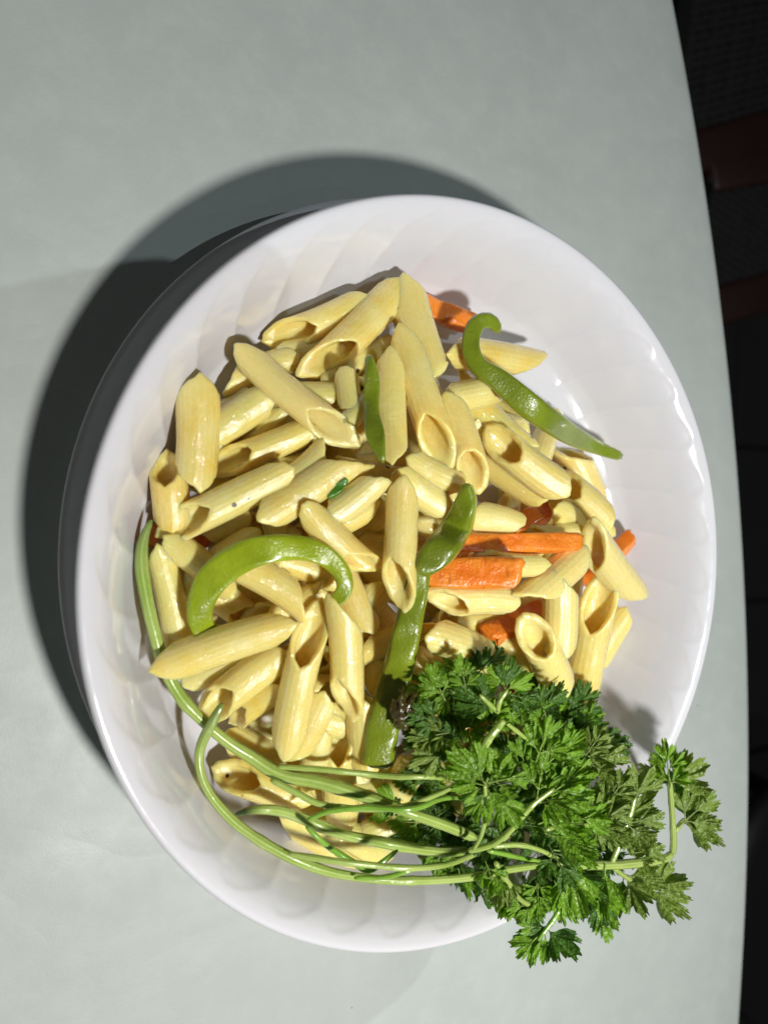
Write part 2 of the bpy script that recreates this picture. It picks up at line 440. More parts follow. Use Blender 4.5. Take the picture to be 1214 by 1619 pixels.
def drop_line(x1, y1, x2, y2, rad, smax=.42, soft=.70, n=11, lo=.06):
    ts = np.linspace(lo, 1-lo, n)
    w_ = np.array([1/zmax_at(x1+(x2-x1)*t, y1+(y2-y1)*t, rad, soft) for t in ts])
    Lp = math.hypot(x2-x1, y2-y1)/FPX
    best = None
    for sl in np.linspace(-smax, smax, 61):      # slope: dZ per lateral metre
        # w=1/Z ; dw/dt ~ sl*Lp*w
        s_ = sl*Lp*3.9
        c0 = (w_-s_*(ts-.5)).max()
        val = c0+.10*abs(s_)
        if best is None or val < best[0]: best = (val, c0, s_)
    _, c0, s_ = best
    return 1/(c0-s_*.5), 1/(c0+s_*.5)

def penne(label, x1, y1, x2, y2, wpx, f1, f2, bend=0, k=1.5, group=None, cat="penne", hole=.70, flat=.93, up=0, soft=.70):
    wpx *= 1.0; rad0 = wpx/2/FPX*.255
    Z1, Z2 = drop_line(x1, y1, x2, y2, rad0*.92, soft=soft)
    Z1 -= up; Z2 -= up
    for _ in range(2):
        for e_ in (0, 1):
            X_ = atZ(*((x1, y1, Z1) if e_ == 0 else (x2, y2, Z2)))
            cap = -.037+.00011*len(HT)+.030*max(0, 1-(np.hypot(X_[0], X_[1])/.1)**2)
            if X_[2] > cap:
                dz = (X_[2]-cap)*.7; Zn = dz/(-ray(x1, y1)[2] if e_ == 0 else -ray(x2, y2)[2])
                if e_ == 0: Z1 += Zn
                else: Z2 += Zn
    A = atZ(x1, y1, Z1); B = atZ(x2, y2, Z2)
    Zm = (Z1+Z2)/2; r = wpx/2/FPX*Zm
    for t in np.linspace(.08, .92, 9): SPH.append((*(A+(B-A)*t), r*.92))
    L = np.linalg.norm(B-A); a = (B-A)/L
    mid = (A+B)/2
    n_ = C-mid; n_ -= a*(n_@a); n_ /= np.linalg.norm(n_); l_ = np.cross(n_, a)
    NU = 80; NS = 17; nr = 20
    th = np.arange(NU)/NU*2*math.pi
    g1, g2 = math.radians(f1), math.radians(f2)
    bend = bend or rng.uniform(-7, 7); flat = rng.uniform(.84, .95); hole = rng.uniform(.60, .70)
    tf = .95 if k > 1.52 else rng.uniform(.35, .75); k = min(k*1.17, .40*L/(2*r))
    tw = lambda x: (1-tf)*np.cos(x)+tf*(1-2*np.abs(((x/math.pi+1) % 2)-1))
    sd = rng.uniform(0, 10, 6)
    e1 = k*r*(1-tw(th-g1)); e2 = L-k*r*(1-tw(th-g2))
    jag = .00025*np.sin(5*th+sd[0])+.00015*np.sin(11*th+sd[1])
    e1 = e1+jag+np.abs(.0007*np.sin((th-g1)/2)**2); e2 = e2-jag[::-1]
    bad = e1 > e2-.2*r
    mm = (e1+e2)/2; e1 = np.where(bad, mm-.1*r, e1); e2 = np.where(bad, mm+.1*r, e2)
    ridge = 1+rng.uniform(.004, .015)*np.cos(nr*th)
    def surf(fr, inner, s01):
        s = e1+(e2-e1)*s01
        x = s/L
        wob = 1+.035*np.sin(x*5+sd[2])+.02*np.sin(2*th+x*4+sd[3])
        pinch = 1-.05*np.cos(2*math.pi*(x-.5))*0
        rr = r*fr*wob*pinch
        if not inner: rr = rr*ridge
        cn = flat*np.cos(th)*rr; cl = np.sin(th)*rr*(2-flat)*.98
        bd = bend/FPX*Zm*4*x*(1-x)
        sag = -.0012*(4*(x-.5)**2)*0
        return (A-mid)[None]+s[:, None]*a+cn[:, None]*n_+(cl*.93+bd)[:, None]*l_
    rows = []
    out = np.linspace(0, 1, NS)
    b_ = .0007/L*1.2
    rows.append(surf(.86, True, -b_*0+.0)-0)          # rim centre line at end 1
    rows.append(surf(.95, True, b_*.2))
    rows.append(surf(1.0, False, b_*1.2))
    for s in out[1:-1]: rows.append(surf(1.0, False, s))
    rows.append(surf(1.0, False, 1-b_*1.2)); rows.append(surf(.95, True, 1-b_*.2))
    rows.append(surf(.86, True, 1.0)); rows.append(surf(.76, True, 1-b_*.5))
    for s in (1-.03, .85, .6, .4, .15, .03): rows.append(surf(hole, True, s))
    rows.append(surf(.76, True, b_*.5))
    V = np.concatenate(rows); nr_ = len(rows)
    fc = grid_faces(NU, nr_)
    base = (nr_-1)*NU
    for i in range(NU): fc.append((base+i, base+(i+1) % NU, (i+1) % NU, i))
    me = mesh("penne", V, fc)
    o = link("penne", me, M_PASTA); o.location = tuple(mid)
    tag(o, label, cat, group or "penne in the heap")
    HT.append((mid[2], label[:40]))
    return o

def smooth_path(pts, n):
    """Catmull-Rom through rows of pts -> n samples"""
    P = np.array(pts, float); m_ = len(P)
    if m_ == 2: return P[0]+(P[1]-P[0])*np.linspace(0, 1, n)[:, None]
    d = np.r_[0, np.cumsum(np.linalg.norm(np.diff(P[:, :2], axis=0), axis=1))]
    ts = np.linspace(0, d[-1], n); o = np.zeros((n, P.shape[1]))
    ex = np.vstack([2*P[0]-P[1], P, 2*P[-1]-P[-2]])
    for i, t in enumerate(ts):
        k = min(np.searchsorted(d, t, 'right')-1, m_-2); u = (t-d[k])/(d[k+1]-d[k]+1e-9)
        a, b, c, e = ex[k:k+4]
        o[i] = .5*((2*b)+(-a+c)*u+(2*a-5*b+4*c-e)*u*u+(-a+3*b-3*c+e)*u**3)
    return o
def drop_path(pts, rad, n=40, smooth=4, soft=.85, lift=0):
    """pts rows: x, y, width, ... ; returns samples and their depths"""
    S = smooth_path(pts, n)
    w_ = np.array([1/zmax_at(x, y, rad, soft) for x, y in S[:, :2]])
    env = w_.copy()
    ks = max(1, int(smooth))
    for _ in range(2):
        env = np.array([env[max(0, i-ks):i+ks+1].max() for i in range(n)])
        ker = np.hanning(2*ks+3)[1:-1]; ker /= ker.sum()
        env = np.convolve(np.pad(env, ks, mode='edge'), ker, 'valid')
        env = env-(env-w_).min()*.9
    return S, 1/env-lift
def frames(X):
    T = np.gradient(X, axis=0); T /= np.linalg.norm(T, axis=1)[:, None]
    Vw = C-X; Nn = Vw-T*(Vw*T).sum(1)[:, None]; Nn /= np.linalg.norm(Nn, axis=1)[:, None]
    return T, Nn, np.cross(Nn, T)

def strip(name, label, pts, thick, m, cat, curl=.35, roll=None, reg=True, group=None, n=48, smooth=4, z_lift=0, parent=None, flesh=1.0):
    """pepper strip: pts rows x, y, width_px, roll_deg. arched section: glossy skin on top, paler flesh edge"""
    pts = [tuple(p)+(0,)*(4-len(p)) for p in pts]
    rad = thick*1.1
    S, Z = drop_path(pts, rad, n, smooth, lift=z_lift)
    X = np.array([atZ(x, y, z) for (x, y), z in zip(S[:, :2], Z)])
    T, Nn, Lf = frames(X)
    hw = S[:, 2]/2/FPX*Z
    if reg:
        for i in range(0, n, 2):
            for o_ in (-.55, 0, .55): SPH.append((*(X[i]+Lf[i]*hw[i]*o_), max(thick*.6, .0018)))
    NS = 28; V = []; fl = []
    for i in range(n):
        ro = math.radians(S[i, 3]); t_ = i/(n-1)
        endf = min(1, (min(t_, 1-t_)/.025+.25))**.5
        nn = Nn[i]*math.cos(ro)+Lf[i]*math.sin(ro); ll = Lf[i]*math.cos(ro)-Nn[i]*math.sin(ro)
        for k in range(NS):
            a = 2*math.pi*k/NS; c, s = math.cos(a), math.sin(a)
            x = math.copysign(abs(c)**.42, c)*hw[i]*endf
            y = math.copysign(abs(s)**.5, s)*thick*.5*endf
            y += -curl*hw[i]*(abs(c)**1.2)**2+.0003*math.sin(i*.5+c*3)
            V.append(X[i]+ll*x+nn*y)
            fl.append((1 if s < -.1 else (.85 if abs(c) > .93 else 0.0))*flesh)
    V = np.array(V); mid = X[n//2].copy()
    f = grid_faces(NS, n); f.append(tuple(range(NS-1, -1, -1))); f.append(tuple(range((n-1)*NS, n*NS)))
    me = mesh(name, V-mid, f); attr(me, 'flesh', fl)
    o = link(name, me, m, parent); o.location = tuple(mid)
    if cat: tag(o, label, cat, group)
    return o

def carrot(label, x1, y1, x2, y2, wpx, roll=20, taper=.85, bend=0, up=0):
    thick = wpx/FPX*.25
    Z1, Z2 = drop_line(x1, y1, x2, y2, thick*.42); Z1 -= up+.002; Z2 -= up+.002
    A = atZ(x1, y1, Z1); B = atZ(x2, y2, Z2); L = np.linalg.norm(B-A); a = (B-A)/L
    for t in np.linspace(.05, .95, 9): SPH.append((*(A+(B-A)*t), thick*.45))
    mid = (A+B)/2; n_ = C-mid; n_ -= a*(n_@a); n_ /= np.linalg.norm(n_); l_ = np.cross(n_, a)
    ro = math.radians(roll); n2 = n_*math.cos(ro)+l_*math.sin(ro); l2 = l_*math.cos(ro)-n_*math.sin(ro)
    NS = 32; n = 26; V = []
    for i in range(n):
        t = i/(n-1); e = min(1, min(t, 1-t)/.03+.72)
        w_ = thick*.5*(1+(taper-1)*t)*e
        for k in range(NS):
            an = 2*math.pi*(k+.5)/NS; c, s = math.cos(an), math.sin(an)
            q = .38
            x = math.copysign(abs(c)**q, c)*w_*1.0; y = math.copysign(abs(s)**q, s)*w_*.8
            x += .0003*math.sin(9*t+3*s); y += .00025*math.sin(13*t+2*c)
            sl = .3*thick*(c if i < 2 or i > n-3 else 0)
            V.append(A+a*(L*t+sl*(.5 if i > 2 else -.5))+l2*x+n2*y+l_*bend/FPX*.25*4*t*(1-t))
    # object frame aligned with the stick so that marks run across it
    Mx = np.array([a, l2, n2])
    V = (np.array(V)-mid)@Mx.T
    f = grid_faces(NS, n); f.append(tuple(range(NS-1, -1, -1))); f.append(tuple(range((n-1)*NS, n*NS)))
    o = link("carrot_stick", mesh("carrot_stick", V, f), M_CARROT)
    o.matrix_world = Matrix(((a[0], l2[0], n2[0], mid[0]), (a[1], l2[1], n2[1], mid[1]), (a[2], l2[2], n2[2], mid[2]), (0, 0, 0, 1)))
    tag(o, label, "carrot", "carrot sticks in the pasta")
    return o

# buried layer
PILE = [(300, 655), (400, 590), (480, 550), (640, 490), (760, 600), (850, 650), (890, 740), (930, 840), (950, 930), (910, 1050), (860, 1090), (840, 1260), (700, 1330),
        (600, 1320), (500, 1270), (400, 1200), (330, 1110), (270, 1000), (262, 850)]
def inside(x, y, P=PILE):
    c = False; j = len(P)-1
    for i in range(len(P)):
        xi, yi = P[i]; xj, yj = P[j]
        if (yi > y) != (yj > y) and x < (xj-xi)*(y-yi)/(yj-yi)+xi: c = not c
        j = i
    return c
cnt = 0; tries = 0; cents = []
while cnt < 48 and tries < 8000:
    tries += 1
    x = random.uniform(250, 960); y = random.uniform(480, 1320); a = random.uniform(0, math.pi); h = 82
    e = [(x+s*h*math.cos(a)*u_, y+s*h*math.sin(a)*u_) for s in (-1, 1) for u_ in (1,)]
    if not all(inside(*q) for q in e+[(x, y)]): continue
    if cents and min(math.hypot(x-p, y-q) for p, q in cents) < 56-cnt*.3: continue
    cents.append((x, y))
    penne("pale penne buried at the bottom of the heap, mostly hidden by the pieces on top", e[0][0], e[0][1], e[1][0], e[1][1], 50,
          random.uniform(0, 360), random.uniform(0, 360), group="penne buried under the heap", soft=.5)
    cnt += 1
#DATA
def STRIPS():
    global loop_
    strip("pepper_strip", "green pepper strip curled to a hook at upper right, running down to the plate wall",
          [(790, 524, 14, 0), (774, 507, 24, 0), (752, 514, 28, 0), (744, 546, 28, 0), (756, 578, 30, 0), (792, 604, 36, 0), (842, 646, 42, 0), (900, 686, 34, 0), (950, 710, 22, 0), (982, 722, 14, 0)],
          .0034, M_PEP, "pepper strip", .18, group="green pepper strips")
    strip("pepper_strip", "small upright leaf shaped sliver of green pepper near the top",
          [(583, 562, 12, 0), (588, 600, 24, 0), (587, 650, 26, 0), (594, 690, 30, 0), (606, 732, 8, 0)], .003, M_PEP, "pepper strip", .1, group="green pepper strips", n=30)
    strip("pepper_sliver", "tiny dark green sliver stuck on the large pale penne",
          [(519, 788, 6, 0), (532, 774, 15, 0), (549, 757, 9, 0)], .0016, M_PEPD, "pepper sliver", .1, n=16)
    strip("pepper_strip", "thick yellow green pepper loop arching over the penne at left",
          [(388, 1000, 26, 0), (350, 1003, 30, 0), (322, 994, 36, 0), (317, 958, 42, 0), (335, 918, 50, 0), (372, 886, 52, 0), (420, 869, 46, 0), (470, 866, 40, 0), (510, 877, 34, 0), (538, 902, 30, 0), (545, 930, 26, 0), (530, 950, 22, 0), (516, 952, 12, 0)],
          .0036, M_PEPL, "pepper strip", .06, group="green pepper strips", n=64, z_lift=.001)
def STRIPS2():
    strip("pepper_strip", "long narrow green pepper strip running down the middle, its foot beside the parsley",
          [(668, 884, 26, 0), (662, 905, 38, 0), (655, 940, 42, 0), (645, 990, 44, 0), (631, 1050, 48, 0), (614, 1110, 50, 0), (602, 1165, 54, 0), (596, 1214, 50, 0)],
          .0036, M_PEP, "pepper strip", .22, group="green pepper strips", n=60)
    strip("pepper_strip", "short folded green pepper piece on top of the middle, curving down to the long strip",
          [(738, 764, 14, -20), (735, 795, 36, -22), (718, 836, 50, -16), (694, 870, 52, -4), (672, 894, 40, 10), (660, 902, 20, 14)],
          .0034, M_PEP, "pepper strip", .25, group="green pepper strips", n=44)
def stem(parent, name, pts, m, dark0=0, dark1=0, n=60, drop=True, reg=True, smooth=7, lift=0, ribs=8, zs=None):
    """pts: x, y, width px, (z if not drop)"""
    P = np.array([tuple(p)+(0,)*(4-len(p)) for p in pts], float)
    S = smooth_path(P, n)
    jx = np.cumsum(rng.normal(0, .45, n)); jx = np.convolve(np.pad(jx-np.linspace(jx[0], jx[-1], n), 3, mode='edge'), np.ones(7)/7, 'valid'); S[:, 1] += jx
    if drop:
        _, Z = drop_path(P, .0022, n, smooth, .9, lift)
    else:
        Z = np.array([(s[3]-C[2])/ray(s[0], s[1])[2] for s in S])
        for _ in range(2):
            zm = np.array([zmax_at(s[0], s[1], .0016, .95) for s in S]); Z = np.minimum(Z, zm)
            Z = np.convolve(np.pad(Z, 5, mode='edge'), np.hanning(13)[1:-1]/np.hanning(13)[1:-1].sum(), 'valid')
    if drop: Z = Z-.004*np.clip((S[:, 0]-590)/60, 0, 1)
    X = np.array([atZ(x, y, z) for (x, y), z in zip(S[:, :2], Z)])
    T, Nn, Lf = frames(X); hw = S[:, 2]*.88/2/FPX*Z
    NS = 24; V = []; rb = []; dk = []
    for i in range(n):
        t = i/(n-1)
        for k in range(NS):
            a = 2*math.pi*k/NS; q = math.cos(a*ribs)
            r = hw[i]*(1+.06*q+.03*math.sin(i*1.1+a)*math.sin(a*2)+.16*math.exp(-((i-n*.37)/1.3)**2)+.12*math.exp(-((i-n*.71)/1.2)**2)+.05*math.sin(i*.31))
            if i in (0, n-1): r *= .55
            V.append(X[i]+Nn[i]*math.cos(a)*r+Lf[i]*math.sin(a)*r)
            rb.append(max(0, q)*.45)
            dk.append(max(0, 1-t/.12)*dark0+max(0, 1-(1-t)/.12)*dark1)
    if reg:
        for i in range(0, n, 2):
          if S[i, 0] < 590: SPH.append((*X[i], hw[i]*.9))
    V = np.array(V)-np.array(parent.location)
    f = grid_faces(NS, n); f.append(tuple(range(NS-1, -1, -1))); f.append(tuple(range((n-1)*NS, n*NS)))
    me = mesh(name, V, f); attr(me, 'rib', rb); attr(me, 'dark', dk)
    return link(name, me, m, parent)
def sprig(label, loc):
    o = bpy.data.objects.new("parsley_sprig", None); COL.objects.link(o); o.location = tuple(loc)
    return tag(o, label, "parsley", "sprigs in the parsley bunch")
# ------------------------------------------------------------------ the heap, from the bottom up (pixels of the photograph -> rays -> rest on what lies below)
P_ = penne
P_("pale penne lying low at the left, mostly under the gap left of the golden piece", 336, 668, 402, 622, 44, 0, 0)
P_("penne with pointed left end, under the head of the long smooth piece at upper left", 342, 608, 470, 566, 50, -60, 0)
P_("short pale penne between the two openings at the top left of the heap", 430, 565, 540, 545, 46, 0, 0)
P_("penne deep below the long smooth piece, left of the small green sliver", 430, 645, 545, 690, 44, 0, 180)
P_("penne running up to the right behind the small green pepper leaf", 500, 622, 624, 547, 46, 0, 60)
P_("low penne just left of the hook of pepper, under the tall pointed pieces", 560, 610, 700, 575, 46, 0, 0)
P_("low penne under the green tip at the middle of the heap", 545, 742, 660, 728, 46, 0, 0)
P_("pale penne low at the left, under the long piece with the open left end", 318, 838, 400, 812, 44, 0, 0)
P_("low penne with dark open side above the left green loop", 372, 822, 480, 862, 48, 180, 0)
P_("dim low penne left of the upright middle piece", 545, 838, 625, 800, 44, 0, 0)
P_("low penne under the left foot of the upright middle piece", 560, 850, 660, 885, 46, 0, 0)
P_("low penne inside the green loop, its side ribbed and shiny", 430, 885, 535, 925, 44, 0, 0)
P_("low penne with folded open end inside the lower part of the green loop", 322, 915, 408, 985, 50, 0, 150)
P_("low penne behind the pepper beside the two carrot sticks", 655, 795, 730, 832, 46, 0, 0)
P_("thin edge of a penne between the upright pieces right of centre bottom", 622, 985, 570, 1075, 42, 0, 0)
P_("low penne between the long pepper and the lower pair of upright pieces", 612, 915, 545, 1020, 50, 20, 0)
P_("penne with narrow dark opening left of the long green pepper", 605, 990, 598, 1100, 46, 180, 0)
P_("penne with opening up, tucked right of the long pepper above the parsley", 690, 1025, 658, 1105, 50, 180, 0)
P_("low penne below the carrot, hidden by the parsley top", 770, 1000, 850, 1060, 48, 0, 0)
P_("low penne at the bottom under the parsley, right of the pepper foot", 660, 1190, 600, 1290, 50, 0, 0)
P_("low penne beneath the stalks at the lower middle", 480, 1240, 620, 1262, 48, 0, 0)
P_("small penne end showing right of the stalks at the bottom", 565, 1325, 655, 1285, 46, 0, 0)
P_("lowest penne at the bottom edge, under the crossing stalks", 445, 1290, 575, 1385, 50, 0, 40)
P_("flattened wide penne at the bottom, under the thick shiny stalk", 430, 1272, 612, 1352, 56, 0, 0, 0)
P_("penne lying flat right of the pepper hook, its cut end pointing right", 692, 558, 855, 580, 52, 0, 60)
P_("penne just below the hooked pepper, tucked under the piece with the open right end", 740, 628, 830, 668, 46, 0, 0)
P_("curled thin penne beneath the pepper strip at upper right", 742, 668, 845, 694, 44, 0, 180, 6)
P_("penne at the right edge of the heap with a blunt corner at its top", 888, 694, 942, 800, 54, -90, 0)
P_("small upright spiky penne at the right, poking over the pepper strip", 880, 656, 845, 752, 42, 0, 0)
P_("low penne at the upper right, left of the open ended one", 740, 705, 820, 740, 46, 0, 0)
cnt = 0; tries = 0; mids = []
while cnt < 26 and tries < 6000:
    tries += 1
    x = random.uniform(270, 950); y = random.uniform(490, 1310); a = random.uniform(0, math.pi)
    e = [(x+s_*92*math.cos(a), y+s_*92*math.sin(a)) for s_ in (-1, 1)]
    if not all(inside(*q_) for q_ in e+[(x, y)]): continue
    if mids and min(math.hypot(x-p_, y-q_) for p_, q_ in mids) < 84-cnt*.6: continue
    mids.append((x, y)); cnt += 1
    P_("pale penne buried at the bottom of the heap, mostly hidden by the pieces on top", *e[0], *e[1], 47, random.uniform(0, 360), random.uniform(0, 360), group="penne buried under the heap", soft=.55, up=-.002)
carrot("short orange carrot stick at the top of the heap, beside the pepper hook", 662, 482, 750, 514, 40, 25, .9)
carrot("small carrot end hidden at the far left under the cut stalk", 234, 862, 262, 825, 20, 10, 1, up=-.006)
carrot("thin carrot edge low at left between two penne", 282, 842, 328, 862, 18, 10, 1)
carrot("carrot end poking out at the right edge of the heap", 925, 925, 1000, 846, 36, 20, .85, up=.003)
carrot("thick carrot stick lying under the long one, right of the pepper", 665, 905, 822, 908, 52, 8, .95, up=.006)
carrot("short carrot stick above the long one with a blunt right end", 800, 838, 868, 806, 38, 20, 1.0, up=.003)
P_("penne at the right edge with pointed tip, behind the lowest right piece", 990, 962, 930, 1060, 44, 0, 0)
P_("thin pale penne sliver above the carrot at lower right", 715, 984, 868, 952, 38, 0, 0, -6)
P_("soft open penne ring beneath the long carrot stick", 750, 884, 860, 892, 40, 180, 0)
P_("pale folded penne right of the short carrot", 864, 800, 962, 842, 42, 0, 0)
P_("thin penne with slit opening, over the right end of the long carrot", 815, 846, 918, 838, 36, 180, 0)
P_("penne left of the short carrot, cut corner at its right", 735, 816, 822, 838, 48, 0, 60)
P_("plain penne lying sideways below the two open ended ones at upper right", 758, 728, 870, 790, 50, 0, 0)
P_("penne in the shade below the big open piece right of centre", 640, 722, 735, 768, 46, 0, 0)
P_("penne just right of the green tip, pointing down right", 612, 744, 708, 806, 50, 0, 0)
P_("penne cut end at the lower left of the large rounded piece, narrow", 438, 775, 520, 704, 46, 0, 60)
P_("golden ribbed penne at the upper left, its right tip raised", 322, 695, 453, 610, 52, 0, 60)
P_("penne with wide open mouth at the far left, under the diamond piece", 258, 710, 274, 842, 60, 165, 0, 0, 1.2)
P_("upright ribbed penne along the cut stalk at the far left", 248, 858, 288, 1048, 48, 0, 0, 4)
P_("ribbed penne passing under the left side of the green loop", 258, 848, 372, 945, 48, 0, 0)
P_("ribbed penne framed by the green loop, cut end at lower right", 368, 888, 492, 968, 54, 0, -60)
carrot("long orange carrot stick lying across the right of the heap", 706, 861, 916, 858, 34, 12, .95)
P_("penne below the lower left opening one, partly over the stalk", 348, 1155, 486, 1218, 52, 0, 0)
P_("low penne with open round mouth at the bottom left, on bare plate", 340, 1214, 490, 1262, 54, 180, 0)
P_("short penne corner between the diagonal ones at lower middle", 505, 1140, 486, 1245, 44, 0, 0)
P_("pale penne between the two big upright pieces at lower middle", 518, 1088, 460, 1195, 50, 0, 0)
P_("small penne with shallow opening beneath the lower left one", 355, 1148, 455, 1085, 44, 180, 0)
P_("smooth penne with cut corner left of the long pepper strip", 574, 1062, 582, 1225, 56, -90, 0)
P_("upright penne with V shaped mouth, crossed by the stalks at the bottom", 536, 1116, 544, 1312, 54, 180, 0)
s1 = sprig("parsley sprig with the thickest stalk, cut and bent at the far left of the plate", at(330, 1150, -.03))
stem(s1, "stalk", [(240, 822, 8), (228, 850, 17), (224, 890, 23), (233, 950, 24), (247, 1010, 22), (262, 1060, 21), (292, 1110, 22), (340, 1156, 20), (392, 1192, 22), (440, 1222, 26), (500, 1234, 24), (560, 1252, 22), (640, 1280, 20), (700, 1302, 19), (752, 1325, 16)],
     M_STEM, .5, 0, n=90, smooth=8, ribs=9)
P_("penne in shade under the long left tip of the large ribbed piece", 292, 1082, 415, 1008, 50, 0, 0)
P_("lower left penne with long open mouth holding the stalk tip", 310, 1144, 458, 1028, 58, 180, 0)
P_("curved wide penne above the parsley, right of the long pepper", 662, 1000, 788, 1052, 54, 0, 0, 8, up=.003)
P_("ribbed penne lying level, right of the pepper below the thick carrot", 674, 956, 814, 952, 50, 125, 0)
carrot("carrot stick sloping up from the parsley to the crossing penne", 768, 1008, 860, 962, 40, 25, .9, up=-.001)
P_("pale glossy penne slanting up under the end of the long carrot", 818, 962, 918, 872, 54, 60, 0)
P_("top left penne with its narrow opening facing the plate wall", 420, 540, 582, 474, 52, 175, 0)
P_("ribbed penne beside the top left one, open at the lower left", 484, 598, 634, 450, 54, 150, 0)
P_("penne with blunt top hanging between carrot ends at the right", 920, 838, 1000, 942, 56, 115, 40)
P_("upright penne with pointed top, between the mouths at lower right", 886, 888, 880, 1045, 56, -50, 0)
P_("short penne with a large oval mouth just above the parsley", 830, 982, 884, 1092, 56, 180, 0)
P_("long glossy penne at lower right with its mouth at the top", 958, 905, 912, 1118, 54, 175, 0)
P_("penne with a tiny opening, continuing down right to the edge of the heap", 872, 752, 964, 834, 50, 175, 0)
P_("penne with a large oval mouth at the right, aimed up left", 768, 676, 896, 778, 56, 180, 0, up=.004)
P_("short spiky penne tip under the small pepper leaf", 545, 583, 556, 655, 40, 0, 0, 0, 1.6)
P_("tiny penne point beside the small pepper leaf, aimed up right", 540, 672, 588, 624, 32, 0, 0)
P_("tall pointed penne at the top of the heap beside the carrot", 640, 441, 690, 606, 58, 0, 0, 0, 1.6)
P_("short penne with its open end towards the pepper strip, upper right", 690, 634, 812, 604, 48, 0, 180)
P_("penne pointing down between the small pepper leaf and the longest piece", 618, 556, 620, 742, 50, 0, 0, 0, 1.5)
P_("longest upright penne near the top, narrow opening at its foot", 632, 518, 706, 748, 54, 0, 170)
P_("upright penne with a large mouth at its foot, right of the longest one", 706, 624, 756, 781, 52, 0, 180)
P_("penne with shaded opening at left, lying under the spiky diamond piece", 322, 742, 498, 676, 50, 195, 0)
P_("wide diamond shaped penne standing at the far left", 310, 592, 306, 780, 66, 10, 20, 0, 1.55)
P_("large pale penne with notched upper end, left of the middle", 404, 826, 576, 714, 60, 0, -80)
P_("ribbed penne pointing up right, between the large pale and upright ones", 518, 818, 608, 746, 48, 0, -60)
P_("long penne at left with a wide slanted open end, lying level", 243, 848, 466, 740, 52, 185, 0)
P_("long smooth penne from upper left to the middle, small opening at its lower end", 374, 548, 568, 706, 54, 0, 175)
P_("ribbed penne with rounded head pointing down right above the loop", 474, 792, 600, 912, 52, 0, 150)
STRIPS()
P_("large ribbed penne at lower left, tapering to a long left tip", 239, 1062, 474, 984, 60, 0, 0, 0, 1.7)
P_("big upright penne at lower middle with a narrow mouth at its top", 506, 950, 452, 1192, 58, 175, 0)
P_("glossy upright penne right of the big one, slit open at its foot", 538, 932, 545, 1152, 54, -50, 140)
STRIPS2()
P_("ribbed upright penne in the very middle, resting against the pepper", 637, 752, 627, 971, 54, 0, 150)
